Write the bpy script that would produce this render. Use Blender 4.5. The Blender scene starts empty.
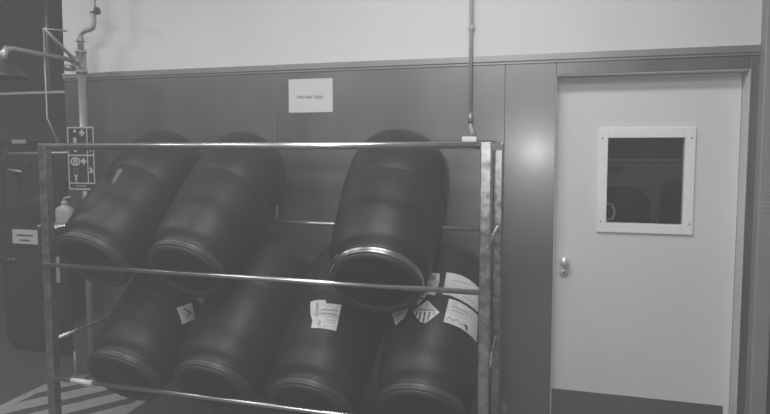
import bpy, bmesh, math, random
from mathutils import Vector, Matrix
random.seed(4)
S = bpy.context.scene
COL = S.collection

# ------------------------------------------------------------------ camera
F, CX, CY = 573.0, 385.0, 187.0          # focal length and principal point in pixels of the 770x414 frame
PSI = math.radians(15.1); HOR = 149.0
PIT = math.atan((CY - HOR) / F)
CAM = Vector((0, -3.4, 1.65))
FWD = Vector((-math.sin(PSI) * math.cos(PIT), math.cos(PSI) * math.cos(PIT), -math.sin(PIT)))
RGT = Vector((math.cos(PSI), math.sin(PSI), 0)); UPV = RGT.cross(FWD)
cd = bpy.data.cameras.new('camera'); cam = bpy.data.objects.new('camera', cd); COL.objects.link(cam)
cd.sensor_fit = 'HORIZONTAL'; cd.sensor_width = 36.0; cd.lens = 36.0 * F / 770.0
cd.shift_y = -(207.0 - CY) / 770.0; cd.clip_start = 0.02
cam.matrix_world = Matrix(((RGT.x, UPV.x, -FWD.x, CAM.x), (RGT.y, UPV.y, -FWD.y, CAM.y), (RGT.z, UPV.z, -FWD.z, CAM.z), (0, 0, 0, 1)))
S.camera = cam
def ray(x, y): return FWD + RGT * ((x - CX) / F) - UPV * ((y - CY) / F)
def onY(x, y, Y):
    d = ray(x, y); return CAM + d * ((Y - CAM.y) / d.y)

# ------------------------------------------------------------------ light
w = bpy.data.worlds.new('world'); S.world = w; w.use_nodes = True
w.node_tree.nodes['Background'].inputs[0].default_value = (0, 0, 0, 1)      # a closed hall: no sky, all light comes from its lamps
vs_ = w.node_tree.nodes.new('ShaderNodeVolumeScatter'); vs_.inputs['Color'].default_value = (1, 1, 0.99, 1); vs_.inputs['Density'].default_value = 0.026   # thin haze added only to veil the view and lift the blacks
w.node_tree.links.new(vs_.outputs[0], w.node_tree.nodes['World Output'].inputs['Volume'])
try: w.cycles.homogeneous_volume = True
except Exception: pass
def lamp(name, typ, loc, power, **kw):
    l = bpy.data.lights.new(name, typ); l.energy = power
    for k, v in kw.items(): setattr(l, k, v)
    o = bpy.data.objects.new(name, l); o.location = loc; COL.objects.link(o); return o
lamp('camera_flash', 'POINT', CAM + Vector((-0.05, -0.30, -0.03)), 38, shadow_soft_size=0.02)
for lx, pw in ((-5.4, 8), (-2.9, 19), (-0.4, 44)):
    for ly in (-5.2, -3.4, -1.7):
        lamp('ceiling_tube_light', 'AREA', (lx, ly, 3.47), pw, shape='RECTANGLE', size=1.5, size_y=0.5)
lamp('side_hall_light', 'AREA', (-5.0, -1.2, 3.42), 14, shape='SQUARE', size=0.3).rotation_euler = (0.25, -0.5, 0)
lamp('next_room_fill', 'AREA', (0.8, 1.6, 2.9), 3.5, shape='SQUARE', size=0.5)  # unseen fill lamp, added so the room behind the glass is not black
S.view_settings.view_transform = 'Standard'; S.view_settings.look = 'None'
S.view_settings.exposure = 0.10; S.view_settings.gamma = 1.0; S.view_settings.use_curve_mapping = False

# ------------------------------------------------------------------ materials
def mat(name, col, rough=0.6, metal=0.0, var=0.0, vscale=6.0, stretch=(1, 1, 1), bump=0.0, bscale=60.0, rvar=0.0, spec=0.5, aniso=0.0):
    m = bpy.data.materials.new(name); m.use_nodes = True
    nt = m.node_tree; b = nt.nodes['Principled BSDF']
    if not isinstance(col, tuple): col = (col, col, col)
    b.inputs['Base Color'].default_value = (*col, 1); b.inputs['Roughness'].default_value = rough
    b.inputs['Metallic'].default_value = metal; b.inputs['Specular IOR Level'].default_value = spec
    tc = nt.nodes.new('ShaderNodeTexCoord'); mp = nt.nodes.new('ShaderNodeMapping')
    mp.inputs['Scale'].default_value = stretch; nt.links.new(tc.outputs['Object'], mp.inputs[0])
    if var or rvar:
        n = nt.nodes.new('ShaderNodeTexNoise'); n.inputs['Scale'].default_value = vscale; n.inputs['Detail'].default_value = 5
        nt.links.new(mp.outputs[0], n.inputs['Vector'])
        if var:
            r = nt.nodes.new('ShaderNodeMapRange'); r.inputs[1].default_value = 0.3; r.inputs[2].default_value = 0.7
            r.inputs[3].default_value = 1 - var; r.inputs[4].default_value = 1 + var
            nt.links.new(n.outputs[0], r.inputs[0])
            x = nt.nodes.new('ShaderNodeVectorMath'); x.operation = 'SCALE'; x.inputs[0].default_value = col
            nt.links.new(r.outputs[0], x.inputs['Scale']); nt.links.new(x.outputs[0], b.inputs['Base Color'])
        if rvar:
            r2 = nt.nodes.new('ShaderNodeMapRange'); r2.inputs[1].default_value = 0.3; r2.inputs[2].default_value = 0.7
            r2.inputs[3].default_value = max(0.05, rough - rvar); r2.inputs[4].default_value = rough + rvar
            nt.links.new(n.outputs[0], r2.inputs[0]); nt.links.new(r2.outputs[0], b.inputs['Roughness'])
    if bump:
        n2 = nt.nodes.new('ShaderNodeTexNoise'); n2.inputs['Scale'].default_value = bscale; n2.inputs['Detail'].default_value = 3
        nt.links.new(mp.outputs[0], n2.inputs['Vector'])
        bp = nt.nodes.new('ShaderNodeBump'); bp.inputs['Strength'].default_value = bump; bp.inputs['Distance'].default_value = 0.01
        nt.links.new(n2.outputs[0], bp.inputs['Height']); nt.links.new(bp.outputs[0], b.inputs['Normal'])
    return m
M = {}
M['white_wall'] = mat('painted_plaster', 0.66, 0.75, var=0.03, vscale=2.0, bump=0.05, bscale=90)
M['steel'] = mat('brushed_steel_sheet', 0.20, 0.36, metal=0.75, var=0.10, vscale=3.0, stretch=(1, 1, 0.5), rvar=0.05, bump=0.015, bscale=5)
M['trim'] = mat('steel_trim', 0.30, 0.38, metal=0.6, var=0.06)
M['pillar'] = mat('grey_painted_profile', 0.26, 0.5, var=0.05)
M['zinc'] = mat('galvanised_tube', 0.40, 0.26, metal=0.9, var=0.28, vscale=26, rvar=0.08)
M['rail'] = mat('polished_steel_tube', 0.60, 0.28, metal=0.95, var=0.10, vscale=20)
M['floor'] = mat('grey_floor_coating', 0.07, 0.55, var=0.12, vscale=5, bump=0.04, bscale=120)
M['ceiling'] = mat('ceiling_paint', 0.4, 0.8, var=0.03)
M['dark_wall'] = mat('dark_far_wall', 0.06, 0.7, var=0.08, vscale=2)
M['door'] = mat('white_door_enamel', 0.66, 0.5, var=0.015, vscale=2)
M['white_frame'] = mat('white_window_frame', 0.80, 0.35, var=0.01)
M['drum'] = mat('dark_blue_polyethylene', (0.013, 0.013, 0.019), 0.47, var=0.12, vscale=8, spec=0.3)
M['lid'] = mat('black_drum_lid', 0.02, 0.6, var=0.08)
M['ring'] = mat('steel_clamp_ring', 0.34, 0.28, metal=0.95, var=0.08)
M['ringdark'] = mat('dark_clamp_ring', 0.04, 0.4, metal=0.2, var=0.08)
M['paper'] = mat('white_paper', 0.62, 0.7, var=0.02)
M['sticker'] = mat('worn_white_sticker', 0.52, 0.6, var=0.12, vscale=30)
M['ink'] = mat('black_ink', 0.03, 0.6, var=0.05)
M['greyink'] = mat('faded_grey_ink', 0.28, 0.7, var=0.1)
M['pipe'] = mat('grey_steel_pipe', 0.34, 0.38, metal=0.5, var=0.08)
M['pipepaint'] = mat('painted_conduit', 0.38, 0.45, var=0.05)
M['sign'] = mat('black_sign_face', 0.02, 0.5, var=0.04)
M['signwhite'] = mat('white_sign_print', 0.45, 0.6, var=0.03)
M['black'] = mat('black_machine_paint', 0.015, 0.45, var=0.12)
M['blackgloss'] = mat('glossy_dark_steel', 0.05, 0.25, metal=0.5, var=0.1)
M['bottle'] = mat('white_dispenser_plastic', 0.42, 0.45, var=0.03)
M['paint'] = mat('pale_floor_marking', 0.36, 0.6, var=0.14, vscale=22)
M['chrome'] = mat('chrome', 0.7, 0.15, metal=1.0, var=0.02)
M['bluewhite'] = mat('pale_room_wall', 0.5, 0.7, var=0.05)
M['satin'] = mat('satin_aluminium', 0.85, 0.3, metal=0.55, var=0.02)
M['vessel'] = mat('polished_dark_vessel', 0.35, 0.16, metal=1.0, var=0.1)
M['faint'] = mat('grimy_sticker', 0.11, 0.7, var=0.2, vscale=40)
M['hole'] = mat('keyhole_black', 0.03, 0.8, var=0.02)
g = bpy.data.materials.new('door_glass'); g.use_nodes = True; nt = g.node_tree; nt.nodes.remove(nt.nodes['Principled BSDF'])
tr = nt.nodes.new('ShaderNodeBsdfTransparent'); tr.inputs[0].default_value = (0.8, 0.8, 0.8, 1)
gl = nt.nodes.new('ShaderNodeBsdfGlossy'); gl.inputs['Roughness'].default_value = 0.02
fr = nt.nodes.new('ShaderNodeFresnel'); fr.inputs[0].default_value = 1.5; mx = nt.nodes.new('ShaderNodeMixShader')
nt.links.new(fr.outputs[0], mx.inputs[0]); nt.links.new(tr.outputs[0], mx.inputs[1]); nt.links.new(gl.outputs[0], mx.inputs[2])
nt.links.new(mx.outputs[0], nt.nodes['Material Output'].inputs[0]); M['glass'] = g

sb_ = M['steel'].node_tree.nodes['Principled BSDF']; sb_.inputs['Coat Weight'].default_value = 0.9; sb_.inputs['Coat Roughness'].default_value = 0.20
# ------------------------------------------------------------------ mesh helpers
class MB:
    def __init__(s): s.bm = bmesh.new()
    def box(s, a, b, bev=0.0):
        c = [(a[i] + b[i]) / 2 for i in range(3)]; d = [abs(b[i] - a[i]) for i in range(3)]
        r = bmesh.ops.create_cube(s.bm, size=1.0, matrix=Matrix.Translation(c) @ Matrix.Diagonal((*d, 1)))
        if bev:
            es = list({e for v in r['verts'] for e in v.link_edges})
            bmesh.ops.bevel(s.bm, geom=es, offset=min(bev, min(d) * .45), segments=2, affect='EDGES', profile=0.5)
        return s
    def tube(s, pts, r, n=12, closed=False):
        pts = [Vector(p) for p in pts]; rs = r if isinstance(r, (list, tuple)) else [r] * len(pts)
        rings = []; ref = None
        for i, p in enumerate(pts):
            if closed: t = (pts[(i + 1) % len(pts)] - pts[i - 1])
            elif i == 0: t = pts[1] - p
            elif i == len(pts) - 1: t = p - pts[i - 1]
            else: t = (pts[i + 1] - p).normalized() + (p - pts[i - 1]).normalized()
            t.normalize()
            if ref is None: ref = t.orthogonal().normalized()
            ref = (ref - t * ref.dot(t)).normalized(); bi = t.cross(ref)
            rings.append([s.bm.verts.new(p + (ref * math.cos(2 * math.pi * k / n) + bi * math.sin(2 * math.pi * k / n)) * rs[i]) for k in range(n)])
        m = len(rings)
        for i in range(m if closed else m - 1):
            A, B = rings[i], rings[(i + 1) % m]
            for k in range(n): s.bm.faces.new((A[k], A[(k + 1) % n], B[(k + 1) % n], B[k])).smooth = True
        if not closed:
            s.bm.faces.new(rings[0][::-1]); s.bm.faces.new(rings[-1])
        return s
    def lathe(s, prof, n=40, mtx=None):
        rings = []
        for (l, r) in prof:
            if r < 1e-5: rings.append([s.bm.verts.new((0, 0, l))])
            else: rings.append([s.bm.verts.new((r * math.cos(2 * math.pi * k / n), r * math.sin(2 * math.pi * k / n), l)) for k in range(n)])
        for A, B in zip(rings, rings[1:]):
            for k in range(n):
                k2 = (k + 1) % n
                if len(A) == 1 and len(B) == 1: continue
                if len(A) == 1: f = s.bm.faces.new((A[0], B[k2], B[k]))
                elif len(B) == 1: f = s.bm.faces.new((A[k], A[k2], B[0]))
                else: f = s.bm.faces.new((A[k], A[k2], B[k2], B[k]))
                f.smooth = True
        if mtx is not None: bmesh.ops.transform(s.bm, matrix=mtx, verts=[v for R in rings for v in R])
        return s
    def prism(s, poly, fn, th):
        """poly in 2D; fn(u, v, d) gives the 3D point at depth d"""
        A = [s.bm.verts.new(fn(u, v, 0)) for u, v in poly]; B = [s.bm.verts.new(fn(u, v, th)) for u, v in poly]
        s.bm.faces.new(A[::-1]); s.bm.faces.new(B); n = len(poly)
        for i in range(n): s.bm.faces.new((A[i], A[(i + 1) % n], B[(i + 1) % n], B[i]))
        return s
    def build(s, name, m, parent=None, smooth_angle=None):
        bmesh.ops.recalc_face_normals(s.bm, faces=s.bm.faces[:])
        me = bpy.data.meshes.new(name); s.bm.to_mesh(me); s.bm.free()
        me.materials.append(M[m] if isinstance(m, str) else m)
        if smooth_angle: 
            try: me.set_sharp_from_angle(angle=math.radians(smooth_angle))
            except Exception: pass
        o = bpy.data.objects.new(name, me); COL.objects.link(o)
        if parent is not None: o.parent = parent
        return o
def tag(o, label=None, cat=None, group=None, kind=None):
    if label: o['label'] = label
    if cat: o['category'] = cat
    if group: o['group'] = group
    if kind: o['kind'] = kind
    return o
def thing(name, label, cat, loc=(0, 0, 0), group=None):
    o = bpy.data.objects.new(name, None); o.empty_display_size = 0.1; COL.objects.link(o); o.location = loc
    return tag(o, label, cat, group)
def struct(o): o['kind'] = 'structure'; return o
def text_mesh(body, size, name, m, parent, origin, xdir, ydir):
    c = bpy.data.curves.new('t', 'FONT'); c.body = body; c.size = size; c.align_x = 'CENTER'; c.align_y = 'CENTER'; c.extrude = 0.0002
    t = bpy.data.objects.new('t', c); COL.objects.link(t); bpy.context.view_layer.update()
    dg = bpy.context.evaluated_depsgraph_get(); me = bpy.data.meshes.new_from_object(t.evaluated_get(dg)); bpy.data.objects.remove(t); bpy.data.curves.remove(c)
    x = Vector(xdir); y = Vector(ydir); z = x.cross(y); o3 = Vector(origin)
    me.transform(Matrix(((x.x, y.x, z.x, o3.x), (x.y, y.y, z.y, o3.y), (x.z, y.z, z.z, o3.z), (0, 0, 0, 1))))
    me.materials.clear(); me.materials.append(M[m]); me.name = name
    o = bpy.data.objects.new(name, me); COL.objects.link(o); o.parent = parent; return o

# ------------------------------------------------------------------ the setting
CEIL = 3.5
struct(MB().box((-7.6, -7.2, -0.1), (3.0, 4.0, 0)).build('floor', 'floor'))
struct(MB().box((-7.6, -7.2, CEIL), (3.0, 4.0, CEIL + .1)).build('ceiling', 'ceiling'))
DX0, DX1, DTOP, REC = 0.086, 1.045, 2.062, 0.10
wall = MB()
wall.box((-3.29, 0, 0), (DX0, 0.32, CEIL)); wall.box((DX1, 0, 0), (1.30, 0.32, CEIL)); wall.box((DX0, 0, DTOP), (DX1, 0.32, CEIL))
wall = struct(wall.build('wall_back', 'white_wall'))
# stainless cladding sheets, each a piece of its own, with open joints
TRZ = 2.135
PT = 0.006
def sheet(x0, x1, z0, z1): MB().box((x0 + .0007, -PT, z0), (x1 - .0007, -0.0005, z1), 0.002).build('steel_panel', 'steel', wall)
sheet(-3.29, -3.10, 0.005, TRZ); sheet(-3.10, -1.65, 0.005, TRZ); sheet(-1.65, -0.20, 0.005, TRZ); sheet(-0.20, DX0 - .003, 0.005, TRZ)
sheet(DX0 - .003, DX1 + .004, DTOP + .004, TRZ); sheet(DX1 + .004, 1.088, 0.005, TRZ)
tb = MB().box((-3.29, -0.022, TRZ + .012), (1.088, -0.0005, TRZ + .05), .004).box((-3.29, -0.014, TRZ), (1.088, -0.0005, TRZ + .012))
struct(tb.build('trim_1', 'trim'))
struct(MB().box((1.088, -0.075, 0), (1.166, -0.0005, CEIL), .006).build('trim_2', 'pillar'))
tg = MB()
for k in range(6): tg.box((1.108, -0.079, 1.33 + k * .02), (1.146, -0.0755, 1.343 + k * .02), .001)
tg = tg.build('vent_plate', 'greyink', bpy.data.objects['trim_2'])
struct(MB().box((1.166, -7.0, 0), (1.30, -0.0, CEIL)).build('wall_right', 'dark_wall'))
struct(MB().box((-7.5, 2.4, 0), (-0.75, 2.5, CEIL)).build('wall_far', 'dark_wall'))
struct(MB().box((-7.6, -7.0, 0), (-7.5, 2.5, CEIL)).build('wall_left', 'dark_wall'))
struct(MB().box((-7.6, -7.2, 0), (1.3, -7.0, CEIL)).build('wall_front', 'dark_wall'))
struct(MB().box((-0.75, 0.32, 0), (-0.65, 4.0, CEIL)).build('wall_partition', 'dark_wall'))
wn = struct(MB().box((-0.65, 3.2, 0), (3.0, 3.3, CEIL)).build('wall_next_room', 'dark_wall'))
MB().box((-0.65, 3.185, 0), (3.0, 3.199, 1.52)).build('dado_panel', 'bluewhite', wn)
MB().box((-0.65, 3.165, 1.52), (3.0, 3.199, 1.545)).build('dado_rail', 'white_frame', wn)
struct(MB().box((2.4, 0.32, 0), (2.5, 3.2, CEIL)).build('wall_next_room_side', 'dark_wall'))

# door
door = thing('door_1', None, None, ((DX0 + DX1) / 2, REC, 0)); struct(door)
def dpart(mb, name, m, parent=door):
    o = mb.build(name, m); o.parent = parent
    if parent is door: o.matrix_parent_inverse = Matrix.Translation(-Vector(door.location))
    return o
j = MB().box((DX0 - .0025, -0.004, 0), (DX0, REC + .04, DTOP + .0025), .001).box((DX1, -0.004, 0), (DX1 + .0025, REC + .04, DTOP + .0025), .001).box((DX0 - .0025, -0.004, DTOP), (DX1 + .0025, REC + .04, DTOP + .0025), .001)
dpart(j, 'door_frame', 'door')
WA, WB = onY(599, 128, REC), onY(692, 233, REC); GA, GB = onY(608, 138, REC), onY(682, 224, REC)
wx0, wx1, wz0, wz1 = WA.x, WB.x, WB.z - .01, WA.z; gx0, gx1, gz0, gz1 = GA.x, GB.x, GB.z - .005, GA.z
lf = MB()
x0, x1, z0, z1 = DX0 + .003, DX1 - .003, 0.008, DTOP - .003
for a, b in (((x0, z0), (gx0, z1)), ((gx1, z0), (x1, z1)), ((gx0, z0), (gx1, gz0)), ((gx0, gz1), (gx1, z1))):
    lf.box((a[0], REC, a[1]), (b[0], REC + .045, b[1]))
dpart(lf, 'leaf', 'door')
wf = MB()
for a, b in (((wx0, wz0), (gx0, wz1)), ((gx1, wz0), (wx1, wz1)), ((gx0, wz0), (gx1, gz0)), ((gx0, gz1), (gx1, wz1))):
    wf.box((a[0], REC - .016, a[1]), (b[0], REC - .0005, b[1]), .003)
wfo = dpart(wf, 'window_frame', 'white_frame')
for sx in (wx0 + .02, wx1 - .02):
    for sz in (wz0 + .06, wz1 - .06):
        mb = MB().lathe([(0, 0), (0, .005), (.002, .005), (.003, 0)], 12, Matrix.Translation((sx, REC - .0155, sz)) @ Matrix.Rotation(math.pi / 2, 4, 'X'))
        o = mb.build('screw', 'pillar'); o.parent = wfo
dpart(MB().box((gx0 - .001, REC + .018, gz0 - .001), (gx1 + .001, REC + .024, gz1 + .001)), 'pane', 'glass')
kp = onY(552, 388, REC)
dpart(MB().box((x0 + .004, REC - .002, z0), (onY(723, 404, REC).x, REC - .0003, kp.z), .0006), 'kick_plate', 'steel')
kn = onY(564, 260, REC); RY = Matrix.Rotation(math.pi / 2, 4, 'X')
kmb = MB().lathe([(0, .0), (0, .016), (.004, .016), (.006, .011), (.02, .011), (.025, .02), (.040, .024), (.048, .027), (.060, .025), (.066, .012), (.067, 0)], 28, Matrix.Translation((kn.x, REC - .0004, kn.z)) @ RY)
dpart(kmb, 'knob', 'satin')
ke = onY(564, 273, REC)
es = dpart(MB().lathe([(0, 0), (0, .026), (.003, .025), (.004, 0)], 28, Matrix.Translation((ke.x, REC - .0004, ke.z)) @ RY), 'escutcheon', 'satin')
kh = MB().lathe([(0, 0), (0, .006), (.001, .006), (.001, 0)], 12, Matrix.Translation((ke.x, REC - .0044, ke.z + .006)) @ RY).box((ke.x - .003, REC - .0054, ke.z - .012), (ke.x + .003, REC - .0044, ke.z + .004))
o = kh.build('keyhole', 'hole'); o.parent = es

# things dimly seen through the door window
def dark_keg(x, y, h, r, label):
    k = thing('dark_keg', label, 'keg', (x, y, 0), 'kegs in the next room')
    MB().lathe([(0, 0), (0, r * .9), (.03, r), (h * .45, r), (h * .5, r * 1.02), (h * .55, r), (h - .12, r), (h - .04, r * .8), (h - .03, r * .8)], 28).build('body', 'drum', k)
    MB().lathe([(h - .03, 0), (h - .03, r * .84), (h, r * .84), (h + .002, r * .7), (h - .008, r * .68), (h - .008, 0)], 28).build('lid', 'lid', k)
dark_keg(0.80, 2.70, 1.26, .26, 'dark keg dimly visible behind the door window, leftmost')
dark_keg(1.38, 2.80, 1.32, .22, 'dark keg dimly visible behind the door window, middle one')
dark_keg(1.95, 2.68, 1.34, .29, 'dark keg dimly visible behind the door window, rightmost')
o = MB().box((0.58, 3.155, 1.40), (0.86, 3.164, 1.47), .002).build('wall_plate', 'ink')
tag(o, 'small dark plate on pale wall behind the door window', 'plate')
hq = onY(612, 204, REC + .1)
hp = [(-.045, -.054, 0), (-.03, 0, .0), (.0, .0, -.002), (.012, 0, -.03), (.014, 0, -.06), (.008, 0, -.085), (-.02, 0, -.095), (-.045, -.02, -.10), (-.045, -.054, -.10)]
dpart(MB().tube([(hq.x + p[0], REC + .10 + p[1], hq.z + p[2]) for p in hp], .008, 10), 'glint_tube', 'satin')  # bent tube added in place of a curved glint in the window

# ------------------------------------------------------------------ floor marking below the shower
fm = thing('floor_marking', 'pale square with diagonal hatching painted on floor below the rack', 'floor marking', (-2.89, -.5, 0))
FX0, FX1, FY0, FY1, FB = -3.33, -2.46, -0.98, -0.10, 0.07
def fpart(poly, name): 
    o = MB().prism(poly, lambda u, v, d: (u + 2.89, v + .5, .0004 + d), .0012).build(name, 'paint', fm)
fpart([(FX0, FY0), (FX1, FY0), (FX1, FY0 + FB), (FX0, FY0 + FB)], 'border_stripe'); fpart([(FX0, FY1 - FB), (FX1, FY1 - FB), (FX1, FY1), (FX0, FY1)], 'border_stripe')
fpart([(FX0, FY0 + FB), (FX0 + FB, FY0 + FB), (FX0 + FB, FY1 - FB), (FX0, FY1 - FB)], 'border_stripe'); fpart([(FX1 - FB, FY0 + FB), (FX1, FY0 + FB), (FX1, FY1 - FB), (FX1 - FB, FY1 - FB)], 'border_stripe')
def clip(poly, ax, lim, keep_ge):
    out = []
    for i in range(len(poly)):
        p, q = poly[i], poly[(i + 1) % len(poly)]
        pin = (p[ax] >= lim) == keep_ge or p[ax] == lim; qin = (q[ax] >= lim) == keep_ge or q[ax] == lim
        if pin: out.append(p)
        if pin != qin:
            t = (lim - p[ax]) / (q[ax] - p[ax]); out.append((p[0] + (q[0] - p[0]) * t, p[1] + (q[1] - p[1]) * t))
    return out
ang = math.radians(52); ddx, ddy = math.cos(ang), math.sin(ang)
for k in range(-6, 9):
    c0 = (FX0 + k * .29, FY0); W_ = .135 / ddy
    poly = [(c0[0] - ddx * 2, c0[1] - ddy * 2), (c0[0] + W_ - ddx * 2, c0[1] - ddy * 2), (c0[0] + W_ + ddx * 3, c0[1] + ddy * 3), (c0[0] + ddx * 3, c0[1] + ddy * 3)]
    for ax, lim, ge in ((0, FX0 + FB, True), (0, FX1 - FB, False), (1, FY0 + FB, True), (1, FY1 - FB, False)):
        poly = clip(poly, ax, lim, ge) if poly else poly
    if len(poly) >= 3: fpart(poly, 'hatch_stripe')

# ------------------------------------------------------------------ the rack
RX0, RX1, RYF, RYB = -2.505, -0.217, -0.96, -0.235
ZT, ZM, ZB = 1.667, 1.045, 0.437
rack = thing('drum_rack', 'galvanised tubular steel rack holding seven dark drums on two levels', 'rack', ((RX0 + RX1) / 2, (RYF + RYB) / 2, 0))
rl = Vector(rack.location)
def rp(mb, name, m):
    o = mb.build(name, m, rack); o.matrix_parent_inverse = Matrix.Translation(-rl); return o
PW = 0.023
for x in (RX0, RX1):
    for y in (RYF, RYB):
        o = rp(MB().box((x - PW, y - PW, 0.006), (x + PW, y + PW, ZT + .012), .004), 'post', 'zinc')
        f = MB().box((x - .05, y - .05, 0), (x + .05, y + .05, .008), .002).build('foot_plate', 'zinc', o)
rp(MB().tube([(RX0 + PW, RYF, ZT - .002), (RX1 - PW, RYF, ZT - .002)], .0155, 18), 'top_rail', 'rail')
rp(MB().box((RX0 + PW, RYB - .016, ZT - .018), (RX1 - PW, RYB + .016, ZT + .012), .004), 'top_rail', 'zinc')
for z in (ZM, ZB):
    rp(MB().tube([(RX0 - .005, RYF - PW - .010, z), (RX1 - .02, RYF - PW - .010, z)], .0115, 14), 'front_rail', 'rail')
ZS = (1.208, 0.608)
for z in ZS:
    rp(MB().tube([(RX0 + PW, RYB, z), (RX1 - PW, RYB, z)], .0125, 14), 'back_rail', 'rail')
    for x in (RX0, RX1):
        rp(MB().tube([(x, RYF + PW, z + .02), (x, RYB - PW, z + .02)], .0115, 14), 'side_rail', 'zinc')
for x in (RX0, RX1):
    rp(MB().box((x - .018, RYF + PW, ZT - .024), (x + .018, RYB - PW, ZT + .010), .003), 'side_rail', 'zinc')
q = onY(277, 214, RYB)
rp(MB().tube([(q.x, RYB, 1.2275), (q.x, RYB, 1.31)], .006, 10), 'stop_pin', 'rail')
t0, t1 = onY(72, 377, RYF - .03), onY(93, 379, RYF - .03)
tape = MB()
tape.tube([(t0.x, RYF - PW - .010, ZB), (t1.x, RYF - PW - .010, ZB)], .0135, 14)
rp(tape, 'tape_wrap', 'paper')

# ------------------------------------------------------------------ drums
R, L = 0.275, 0.930
TILT = math.radians(35.3)
body_prof = [(.004, 0), (.004, .192), (.012, .204), (.060, .205), (.068, .208), (.085, .226), (.098, .236), (.110, .241), (.16, .2475), (.25, .256), (.35, .264), (.50, .272), (.506, .2712), (.514, .2712), (.520, .274),
             (.60, .275), (.69, .275), (.745, .2735), (.79, .268), (.825, .259), (.855, .246), (.881, .229), (.902, .208), (.918, .184), (L, .160), (L, .145), (L - .012, .13), (L - .014, 0)]
lid_prof = [(.010, 0), (.010, .165), (.000, .172), (-.006, .180), (-.008, .192), (-.004, .205), (.006, .211), (.012, .208), (.012, .2005)]
ring_prof = [(.010, .206), (.006, .214), (.010, .2185), (.017, .220), (.021, .216), (.025, .216), (.030, .220), (.037, .2185), (.041, .213), (.038, .2005)]
def make_meshes():
    out = []
    for nm, pr, m in (('body', body_prof, 'drum'), ('lid', lid_prof, 'lid'), ('clamp_ring', ring_prof, 'ring')):
        o = MB().lathe(pr, 64).build(nm, m); out.append(o.data); bpy.data.objects.remove(o)
    return out
MESH = make_meshes()
lv = MB().box((-.035, .218, .012), (.05, .226, .036), .003).tube([(.05, .222, .024), (.10, .207, .024)], .006, 8)
lvo = lv.build('latch', 'ringdark'); LATCH = lvo.data; bpy.data.objects.remove(lvo)
ring_dark = MESH[2].copy(); ring_dark.materials[0] = M['ringdark']
def drum(X, Z, yaw, label, bright=False, dy=0.0, spin=0.4, tilt=TILT, rad=1.0):
    c, s = math.cos(tilt), math.sin(tilt)
    A = Vector((math.sin(yaw) * c, math.cos(yaw) * c, s)); U = Vector((math.cos(yaw), -math.sin(yaw), 0)); V = A.cross(U)
    loc = Vector((X, -0.93 + dy, Z))
    mw = Matrix(((U.x, V.x, A.x, loc.x), (U.y, V.y, A.y, loc.y), (U.z, V.z, A.z, loc.z), (0, 0, 0, 1)))
    mw = mw @ Matrix.Diagonal((rad, rad, 1, 1))
    t = thing('plastic_drum', label, 'drum', loc, 'drums lying on the rack'); t.matrix_world = mw
    for nm, me in zip(('body', 'lid', 'clamp_ring'), (MESH[0], MESH[1], MESH[2] if bright else ring_dark)):
        o = bpy.data.objects.new(nm, me); COL.objects.link(o); o.parent = t
        if nm == 'clamp_ring':
            l = bpy.data.objects.new('latch', LATCH); COL.objects.link(l); l.parent = o; l.rotation_euler = (0, 0, spin)
    return t, mw
UPZ, LOZ = 1.055, 0.447
D = {}
D['u1'] = drum(-2.262, UPZ - .005, 0.05, 'dark plastic drum at the left end of the upper rack level', rad=.93, tilt=math.radians(38.6))
D['u2'] = drum(-1.70, UPZ - .02, 0.01, 'dark plastic drum on upper rack level, second from the left post', rad=.93, tilt=math.radians(38.6))
D['u3'] = drum(-0.712, UPZ - .022, -0.06, 'dark plastic drum with bright steel clamp ring, alone on upper right of rack', bright=True, spin=2.2, tilt=math.radians(38.2))
D['l1'] = drum(-2.09, LOZ, 0.0, 'dark plastic drum at the left end of the lower rack level', rad=.94)
D['l2'] = drum(-1.565, LOZ, 0.0, 'dark plastic drum on lower level below the gap, second from left', rad=.94)
D['l3'] = drum(-1.04, LOZ - .03, 0.0, 'dark plastic drum on lower level carrying one torn white label', rad=.94, tilt=math.radians(36.8))
D['l4'] = drum(-0.50, LOZ, 0.0, 'dark plastic drum at lower right covered with several hazard stickers', rad=.94)

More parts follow.
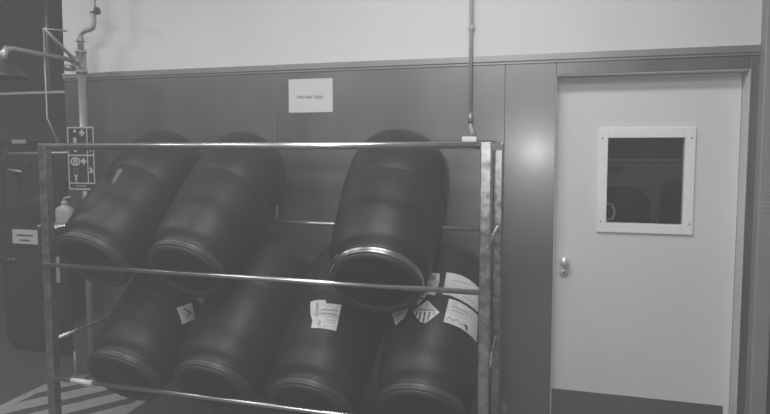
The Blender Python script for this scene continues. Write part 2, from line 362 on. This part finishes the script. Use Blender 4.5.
def hit(mw, x, y):
    """pixel -> (arc length, axial) on the drum's body"""
    inv = mw.inverted(); o = inv @ CAM; d = inv.to_3x3() @ ray(x, y)
    a = d.x ** 2 + d.y ** 2; b = 2 * (o.x * d.x + o.y * d.y); rr = R
    for _ in range(6):
        q = b * b - 4 * a * (o.x ** 2 + o.y ** 2 - rr * rr)
        if q < 0: q = 0
        p = o + d * ((-b - math.sqrt(q)) / (2 * a)); rr = body_r(p.z)
    return (math.atan2(p.x, -p.y) * R, p.z)
def body_r(l):
    for (l0, r0), (l1, r1) in zip(body_prof[2:], body_prof[3:]):
        if l0 <= l <= l1 and l1 > l0: return r0 + (r1 - r0) * (l - l0) / (l1 - l0)
    return R
def patch(key, poly, name, m, lift, parent=None, pix=True):
    t, mw = D[key]
    P = [hit(mw, *p) for p in poly] if pix else poly
    if any(p is None for p in P): print('MISS', key, name, poly, P); return None
    bm = bmesh.new(); vs = [bm.verts.new((p[0], p[1], 0)) for p in P]; f = bm.faces.new(vs)
    bmesh.ops.triangulate(bm, faces=[f])
    for _ in range(4):
        es = [e for e in bm.edges if e.calc_length() > .03]
        if not es: break
        bmesh.ops.subdivide_edges(bm, edges=es, cuts=1); bmesh.ops.triangulate(bm, faces=bm.faces[:])
    r = bmesh.ops.extrude_face_region(bm, geom=bm.faces[:]); top = {v for v in r['geom'] if isinstance(v, bmesh.types.BMVert)}
    for v in bm.verts:
        th = v.co.x / R; rr = body_r(v.co.y) + lift + (.0008 if v in top else 0)
        l = v.co.y; v.co = Vector((rr * math.sin(th), -rr * math.cos(th), l))
    bmesh.ops.recalc_face_normals(bm, faces=bm.faces[:])
    me = bpy.data.meshes.new(name); bm.to_mesh(me); bm.free(); me.materials.append(M[m])
    o = bpy.data.objects.new(name, me); COL.objects.link(o); o.parent = parent or t; return o
def sticker(key, poly, label, prints, m='sticker'):
    o = patch(key, poly, 'sticker', m, .0004)
    if o is None: return
    o['label'] = label
    for pl, mm in prints: patch(key, pl, 'print', mm, .0013, o)
def bar(x0, y0, x1, y1, h): return [(x0, y0), (x1, y1), (x1, y1 + h), (x0, y0 + h)]
# lower third drum: torn white label
sticker('l3', [(310.5, 302), (314, 300.5), (325.5, 300), (326.5, 303.5), (341.5, 305), (336, 331), (311, 328), (312.5, 321), (310.5, 314)], 'torn white paper label',
        [(bar(316, 303, 318.6, 303, 8), 'greyink'), (bar(315.5, 313, 317.5, 313, 3.2), 'greyink'), (bar(321, 309, 338, 310.5, 1.5), 'greyink'), (bar(321, 313, 337, 314.5, .9), 'greyink'), (bar(327, 319.5, 335.5, 320.8, .9), 'greyink'),
         (bar(327, 322, 335, 323.2, .8), 'greyink'), ([(319.5, 319), (317.5, 324), (318.5, 327), (321, 322)], 'greyink'), (bar(324, 325.5, 328, 326, .8), 'greyink')])
# lower second drum: small hazard diamond and a torn scrap
sticker('l1', [(176.5, 308), (191.5, 303), (195, 319), (182, 324.5)], 'pale square hazard sticker', [([(184, 308), (191.5, 312.5), (190.6, 313.8), (183.6, 309.2)], 'ink'), ([(188.2, 312.5), (189.4, 312.8), (187.8, 317), (186.8, 316.8)], 'ink')])
sticker('l1', [(194.5, 297.5), (206, 298), (202, 305.5)], 'torn sticker scrap', [])
# lower right drum: hazard stickers
sticker('l4', [(392, 314), (397, 310), (409, 308.5), (404, 318), (396, 325.5)], 'torn pale sticker scrap', [([(398, 314), (401.5, 312), (401.8, 313.5), (398.5, 316)], 'greyink')])
sticker('l4', [(413, 311.5), (427.5, 300.5), (439.5, 312.5), (429.5, 320.5), (425.5, 323), (420, 322), (417, 318)], 'corrosive hazard diamond with black stripes',
        [(bar(416.5, 309.6, 434, 310.4, .7), 'ink'), ([(416.3, 311.8), (418.0, 311.8), (416.9, 317), (415.9, 315.6)], 'ink'), ([(420.0, 311.8), (421.4, 311.9), (419.9, 321.2), (418.4, 319.8)], 'ink'),
         ([(424.3, 311.9), (425.9, 312.0), (424.0, 322.0), (422.6, 322.0)], 'ink'), ([(429.2, 312.1), (430.8, 312.2), (428.3, 320.0), (427.0, 321.3)], 'ink'), (bar(426.2, 303.4, 428, 303.4, 1.6), 'greyink'), (bar(433, 312.5, 435, 312.6, 2.6), 'greyink')])
sticker('l4', [(428.5, 273), (439.8, 273.5), (439.5, 281), (435, 295.5), (424.5, 294.5), (427, 284)], 'torn printed label strip', [(bar(431, 275.5, 436, 276, 4.5), 'greyink'), (bar(427, 287.5, 434, 288, 4), 'ink')])
sticker('l4', [(420, 296), (426, 292), (427.5, 294), (419, 305), (416.5, 305)], 'narrow torn label strip', [(bar(420, 298, 423, 297, 2), 'ink')])
sticker('l4', [(446.5, 272.5), (460, 275), (471, 281), (478.5, 288), (477.5, 312), (462, 301), (450, 295.5), (442.5, 294.5)], 'large white printed label', [(bar(452, 290, 462, 293, .9), 'greyink'), (bar(463, 296, 473, 302, .9), 'greyink'), (bar(452, 280, 466, 283.5, .9), 'greyink')])
sticker('l4', [(449, 298.5), (462, 303.5), (477.5, 315.5), (476.5, 342.5), (460, 328), (443.5, 322)], 'large white label with wave print',
        [(bar(452, 306, 468, 313, .9), 'greyink'), (bar(451, 309.5, 464, 314.5, .8), 'greyink'), ([(446, 319), (449, 316), (453, 320), (457, 319.5), (461, 324), (465, 323.5), (465, 324.6), (461, 325.4), (456.5, 320.8), (452.6, 321.4), (449, 317.6), (446.4, 320.3)], 'greyink'),
         ([(464.5, 324.5), (467.5, 326), (467, 331), (465.4, 330), (465.6, 327.6), (464.2, 326.8)], 'ink')])
sticker('u1', [(117, 171), (120, 168.5), (122.5, 170), (119.5, 176), (113.5, 184), (111.8, 182.5)], 'small peeling sticker', [], 'faint')

# ------------------------------------------------------------------ paper notice on the wall
pa, pb = onY(289, 79, 0), onY(333, 112, 0)
pn = thing('paper_notice', 'white sheet of paper with one short printed line on steel wall', 'notice', (pa.x, -PT, pb.z))
o = MB().box((0, -.0012, 0), (.297, -.0002, .21)).build('sheet', 'paper', pn)
text_mesh('Чистая тара', .030, 'lettering', 'ink', pn, ((310.2 - 289) / 44 * .297, -.0016, .096), (1, 0, 0), (0, 0, 1))

# ------------------------------------------------------------------ conduit above the right rack post
cx_ = onY(471, 60, -.03).x
cdt = thing('wall_conduit', 'thin grey conduit running down the white wall to a small pale box', 'conduit', (cx_, -.03, 1.70))
zj = onY(471, 118, -.03).z - 1.70; zb = onY(471, 136, -.03).z - 1.70
MB().tube([(0, 0, CEIL - 1.70), (0, 0, zj)], .0105, 12).build('pipe', 'pipepaint', cdt)
MB().tube([(0, 0, zj + .03), (0, 0, zj - .03)], .014, 12).build('coupling', 'pipe', cdt)
MB().tube([(0, 0, zj - .03), (0.002, 0, zj - .05), (.010, 0, zb + .03), (.018, 0, zb + .004)], [.010, .011, .015, .018], 12).build('cable_gland', 'pipepaint', cdt)
MB().box((-.045, -.035, zb - .035), (.04, .0235, zb - .004), .004).build('junction_box', 'white_frame', cdt)
for zz in (2.35, 2.95): MB().box((-.016, -.012, zz - 1.70 - .012), (.016, .0295, zz - 1.70 + .012), .003).build('pipe_clip', 'pipepaint', cdt)

# ------------------------------------------------------------------ emergency shower
SX, SY = -3.03, -0.12
sh = thing('emergency_shower', 'grey pipework emergency shower with pull rod standing at the wall end', 'shower', (SX, SY, 0))
MB().tube([(0, 0, 0.01), (0, 0, 2.20)], .026, 18).build('standpipe', 'pipe', sh)
MB().lathe([(0, 0), (0, .075), (.012, .075), (.014, .03), (.03, .03), (.03, 0)], 24).build('floor_flange', 'pipe', sh)
tee = MB().lathe([(2.165, .026), (2.165, .036), (2.185, .036), (2.187, .031), (2.30, .031), (2.302, .036), (2.32, .036), (2.32, .026)], 24)
tee.tube([(0, -.02, 2.243), (0, -.075, 2.243)], .029, 16); tee = tee.build('tee_valve', 'pipe', sh)
MB().tube([(-.045, -.02, 2.20), (-.11, -.02, 2.205)], .022, 14).build('valve_body', 'pipe', tee)
MB().tube([(0, 0, 2.32), (0, 0, 2.40), (0.004, 0, 2.425), (.018, 0, 2.442), (.04, 0, 2.45), (.075, 0, 2.455), (.098, 0, 2.462), (.108, 0, 2.48), (.112, 0, 2.51), (.115, 0, CEIL)], [.019, .019] + [.0165] * 8, 14).build('supply_pipe', 'pipe', sh)
MB().tube([(0, 0, 2.375), (0, 0, 2.393)], .028, 16).build('union_nut', 'pipe', sh)
hv = MB().tube([(.115, -.015, 2.565), (.165, -.03, 2.567)], .007, 10).lathe([(-.006, 0), (-.006, .026), (.006, .026), (.006, 0)], 20, Matrix.Translation((.172, -.033, 2.567)) @ Matrix.Rotation(math.radians(80), 4, 'Y'))
hv.build('hand_wheel', 'blackgloss', sh)
MB().tube([(.095, 0, 2.567), (.14, 0, 2.567)], .017, 12).build('stop_valve', 'pipe', sh)
MB().tube([(0, -.07, 2.243), (0, -.53, 2.243), (0, -.57, 2.236), (0, -.59, 2.205), (0, -.592, 2.165)], [.015, .015, .020, .020, .018], 14).build('shower_arm', 'pipe', sh)
MB().lathe([(2.17, 0), (2.17, .024), (2.145, .026), (2.135, .05), (2.10, .10), (2.075, .125), (2.065, .127), (2.066, .12), (2.085, .09), (2.09, 0)], 36, Matrix.Translation((0, -.592, 0))).build('shower_head', 'black', sh)
MB().tube([(-.02, -.02, 2.24), (0, -.30, 2.408)], .011, 10).build('valve_lever', 'pipe', sh)
MB().tube([(0, -.30, 2.405), (0.03, -.24, 2.41), (.06, -.18, 2.412)], .006, 8).build('return_link', 'pipe', sh)
pe = onY(57.5, 141, SY - .30) - Vector((SX, SY, 0)); pk = onY(47, 118, SY - .30) - Vector((SX, SY, 0))
MB().tube([(0, -.30, 2.405), (pk.x, -.30, pk.z), (pe.x, -.30, pe.z)], .0055, 8).build('pull_rod', 'pipe', sh)
MB().tube([(pe.x, -.30, pe.z), (pe.x + .006, -.30, pe.z - .025)], .010, 10).build('pull_grip', 'blackgloss', sh)

# emergency sign on the standpipe
ss = onY(67, 127, SY - .035); se = onY(95.5, 190, SY - .035)
SW, SH = se.x - ss.x, ss.z - se.z
sg = thing('safety_sign', 'black sign with white eyewash and shower pictograms on the standpipe', 'sign', (ss.x, SY - .035, se.z))
MB().box((0, 0, 0), (SW, .006, SH), .001).build('panel', 'sign', sg)
MB().box((SW * .35, .006, SH * .45), (SW * .75, .012, SH * .55)).build('pipe_clamp', 'pipe', sg)
def sp(poly, name, m='signwhite'):
    MB().prism(poly, lambda u, v, d: (u * SW, -.0003 - d, (1 - v) * SH), .0008).build(name, m, sg)
def rect(a, b, c, d): return [(a, b), (c, b), (c, d), (a, d)]
for r_ in ((.0, 0, 1, .022), (0, .978, 1, 1), (0, .022, .04, .978), (.96, .022, 1, .978), (.04, .44, .96, .462), (.04, .885, .96, .905), (.73, .022, .765, .44), (.73, .462, .765, .885)): sp(rect(*r_), 'frame_line')
def cross(cx, cy, s):
    k = SW / SH; a, b = s, s * .36
    sp([(cx - b, cy - a * k), (cx + b, cy - a * k), (cx + b, cy - b * k), (cx + a, cy - b * k), (cx + a, cy + b * k), (cx + b, cy + b * k), (cx + b, cy + a * k), (cx - b, cy + a * k), (cx - b, cy + b * k), (cx - a, cy + b * k), (cx - a, cy - b * k), (cx - b, cy - b * k)], 'cross_symbol')
cross(.56, .095, .10); cross(.59, .545, .10)
def ring(cx, cy, rx, ry, th, name, n=24):
    mb = MB(); k = []
    for i in range(n):
        a, b = 2 * math.pi * i / n, 2 * math.pi * (i + 1) / n
        mb.prism([(cx + rx * math.cos(a), cy + ry * math.sin(a)), (cx + rx * math.cos(b), cy + ry * math.sin(b)), (cx + (rx - th) * math.cos(b), cy + (ry - th * .45) * math.sin(b)), (cx + (rx - th) * math.cos(a), cy + (ry - th * .45) * math.sin(a))], lambda u, v, d: (u * SW, -.0003 - d, (1 - v) * SH), .0008)
    mb.build(name, 'signwhite', sg)
ring(.28, .55, .19, .07, .055, 'eye_outline'); ring(.28, .55, .085, .038, .05, 'eye_iris')
sp([(.25, .04), (.33, .04), (.33, .065), (.37, .085), (.21, .085), (.25, .065)], 'shower_head_symbol')
sp([(.24, .17), (.34, .17), (.36, .22), (.22, .22)], 'figure_head'); sp([(.22, .23), (.36, .23), (.34, .40), (.24, .40)], 'figure_body')
for i in range(3):
    for k in range(3): sp(rect(.19 + k * .08, .655 + i * .035, .215 + k * .08, .672 + i * .035), 'water_drop', 'greyink')
sp([(.19, .765), (.38, .765), (.32, .795), (.315, .87), (.25, .87), (.25, .795)], 'fountain_symbol')
sp([(.84, .63), (.93, .68), (.93, .73), (.88, .735), (.80, .66)], 'figure_symbol'); sp(rect(.79, .705, .85, .735), 'hand_symbol'); sp(rect(.84, .35, .88, .40), 'arrow_symbol')
for k in range(6): sp(rect(.27 + k * .07, .93, .32 + k * .07, .952), 'caption_mark', 'greyink')

# dark wall box with soap bottle
bx = thing('wall_box', 'dark box with a ledge mounted at the wall end under the sign', 'box', (-3.22, -.002 - PT, .45))
MB().box((-.11, -.20, 0), (.11, 0, .66), .008).build('body', 'black', bx)
MB().box((-.125, -.225, .661), (.10, 0, .678), .004).build('ledge', 'greyink', bx)
MB().box((-.10, -.212, .02), (.10, -.2002, .60), .004).build('door', 'black', bx)
MB().lathe([(0, 0), (0, .014), (.008, .014), (.012, .008), (.012, 0)], 14, Matrix.Translation((-.09, -.2122, .535)) @ RY).build('lock_bolt', 'chrome', bx)
MB().box((-.075, -.2135, .28), (.045, -.2124, .46)).build('faded_note', 'greyink', bx)
sb = thing('soap_dispenser', 'white pump soap bottle on the ledge beside the left drum', 'soap bottle', (-3.225, -.11, .45 + .678))
bp_ = MB()
secs = [(z_ * 1.12, a_ * 1.12, b_ * 1.12) for z_, a_, b_ in [(0, .052, .034), (.006, .056, .037), (.075, .056, .037), (.095, .052, .034), (.108, .030, .024), (.112, .018, .018), (.118, .018, .018)]]
rings = [[bp_.bm.verts.new((a * math.copysign(abs(math.cos(t)) ** .7, math.cos(t)), b * math.copysign(abs(math.sin(t)) ** .7, math.sin(t)), z)) for t in [2 * math.pi * k / 24 for k in range(24)]] for z, a, b in secs]
for A_, B_ in zip(rings, rings[1:]):
    for k in range(24): bp_.bm.faces.new((A_[k], A_[(k + 1) % 24], B_[(k + 1) % 24], B_[k])).smooth = True
bp_.bm.faces.new(rings[0][::-1]); bp_.bm.faces.new(rings[-1]); bp_.build('bottle', 'bottle', sb)
MB().lathe([(.132, 0), (.132, .021), (.158, .021), (.160, .010), (.160, 0)], 18).build('collar', 'bottle', sb)
MB().tube([(0, 0, .160), (0, 0, .174), (.012, 0, .179), (.055, 0, .190)], [.008, .008, .008, .006], 10).build('pump_spout', 'bottle', sb)
# foot pedal
pd = thing('foot_pedal', 'thin upright pedal rod standing on floor near wall foot', 'pedal', (-3.22, -.07, 0))
MB().tube([(0, 0, .012), (0, 0, .19)], .011, 10).build('rod', 'pipe', pd); MB().box((-.03, -.10, 0), (.09, .04, .012), .003).build('plate', 'pipe', pd)

# ------------------------------------------------------------------ side hall: container, machine and services
bn = thing('waste_container', 'black rounded container with white label plate beside the rack', 'container', (-3.83, .62, 0))
def rbox(hx, hy, z0, z1, rad, top=1.0, n=6):
    mb = MB(); rs = []
    prof = [(z0 + .0, .88), (z0 + .03, .95), (z0 + .10, 1.0), (z1, top)]
    for z, k in prof:
        ring_ = []
        for sx, sy, a0 in ((1, 1, 0), (-1, 1, 90), (-1, -1, 180), (1, -1, 270)):
            for i in range(n + 1):
                a = math.radians(a0 + 90 * i / n); ring_.append(mb.bm.verts.new((((hx - rad) * sx + rad * math.cos(a)) * k, ((hy - rad) * sy + rad * math.sin(a)) * k, z)))
        rs.append(ring_)
    m_ = len(rs[0])
    for A_, B_ in zip(rs, rs[1:]):
        for k in range(m_): mb.bm.faces.new((A_[k], A_[(k + 1) % m_], B_[(k + 1) % m_], B_[k])).smooth = True
    mb.bm.faces.new(rs[0][::-1]); mb.bm.faces.new(rs[-1]); return mb
rbox(.44, .38, .0, 1.05, .12).build('body', 'black', bn, 40)
rbox(.46, .40, 1.051, 1.13, .12).build('lid', 'black', bn, 40)
MB().box((-.28, -.392, .87), (.05, -.383, 1.035), .003).build('label_holder', 'blackgloss', bn)
lp = MB().box((-.245, -.3945, .895), (.005, -.3925, 1.01)).build('label_plate', 'sticker', bn)
for (u0, u1, zz) in ((-.20, -.05, .963), (-.17, -.07, .923)):
    mb = MB(); u = u0
    while u < u1: 
        w_ = random.uniform(.008, .014); mb.box((u, -.3953, zz - .007), (u + w_, -.3946, zz + .007)); u += w_ + .003
    mb.build('print', 'ink', lp)
for x in (-.30, .28): MB().tube([(x - .10, -.41, .77 - .02), (x + .10, -.41, .77)], .016, 12).build('handle_bar', 'blackgloss', bn)
mc = thing('horizontal_vessel', 'dark horizontal steel cylinder on legs in the dim side hall', 'vessel', (onY(36, 153, 1.2).x, 1.30, 0))
RXm = Matrix.Translation((0, 0, 1.56)) @ Matrix.Rotation(math.pi / 2, 4, 'Y')
MB().lathe([(-.62, 0), (-.62, .06), (-.60, .12), (-.56, .155), (-.50, .165), (.50, .165), (.56, .15), (.60, .1), (.62, 0)], 40, RXm).build('shell', 'vessel', mc)
for z in (-.36, .22): MB().lathe([(z, .163), (z, .176), (z + .04, .176), (z + .04, .163)], 40, RXm).build('band', 'black', mc)
for x in (-.45, .45):
    for y in (-.1, .1): MB().box((x - .025, y - .02, 0), (x + .025, y + .02, 1.45), .004).build('leg', 'black', mc)
def vl(x, y, Y): return onY(x, y, Y) - Vector(mc.location)
v0, v1 = vl(12, 143.5, 1.155), vl(26, 139.5, 1.155)
MB().box((v0.x, -.150, v0.z), (v1.x, -.142, v1.z), .002).build('name_plate', 'sticker', mc)
v0, v1 = vl(8, 169.5, 1.10), vl(22, 171.5, 1.10)
MB().tube([(v0.x, -.2, v0.z), (v1.x, -.2, v1.z)], .012, 10).build('handle', 'satin', mc)
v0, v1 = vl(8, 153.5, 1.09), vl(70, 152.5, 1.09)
MB().tube([(v0.x, -.205, v0.z), (v1.x, -.205, v1.z)], .012, 10).build('highlight_tube', 'satin', mc)  # added tube: the shell's highlight line built as a bright solid stripe
v0 = vl(24, 164, 1.13)
MB().lathe([(0, 0), (0, .055), (.05, .055), (.06, .04), (.06, 0)], 24, Matrix.Translation((v0.x, -.13, v0.z)) @ RY).build('inspection_cap', 'black', mc)
ty = 1.3
ta, tbb = onY(0, 94, ty), onY(66, 92, ty)
ct = thing('cable_tray', 'grey cable tray with bright edge crossing the dim side hall', 'cable tray', (tbb.x, ty, ta.z))
MB().box((-2.9, -.0, -.012), (.0, .25, 0), .002).build('tray_bed', 'greyink', ct); MB().box((-2.9, -.012, -.010), (.0, 0, .010), .002).build('front_edge', 'white_frame', ct)
MB().box((-2.9, .25, -.02), (.0, .262, .05), .002).build('back_edge', 'greyink', ct)
hx = onY(38.5, 60, ty).x
for dx_ in (hx - tbb.x, hx - tbb.x - 1.4): MB().tube([(dx_, .12, 0), (dx_, .12, CEIL - ta.z)], .02, 10).build('hanger_pipe', 'pipe', ct)
ub = thing('wall_unit', 'dull grey panel cabinet under the cable tray in side hall', 'cabinet', (-5.6, 2.15, 0))
MB().box((-1.2, -.2, .0), (1.35, .2, 2.02), .01).build('body', 'dark_wall', ub)
for k in range(4):
    d_ = MB().box((-1.18 + k * .63, -.216, .05), (-1.18 + k * .63 + .615, -.2005, 1.72), .004).build('cabinet_door', 'dark_wall', ub)
    MB().box((-1.18 + k * .63 + .54, -.235, .95), (-1.18 + k * .63 + .57, -.2165, 1.1), .004).build('handle', 'pipe', d_)
bm_ = MB().box((-7.4, .9, 3.12), (-4.7, 1.1, CEIL - .001), .01).build('ceiling_beam', 'ceiling'); tag(bm_, 'pale beam under the ceiling at top left corner', 'beam')
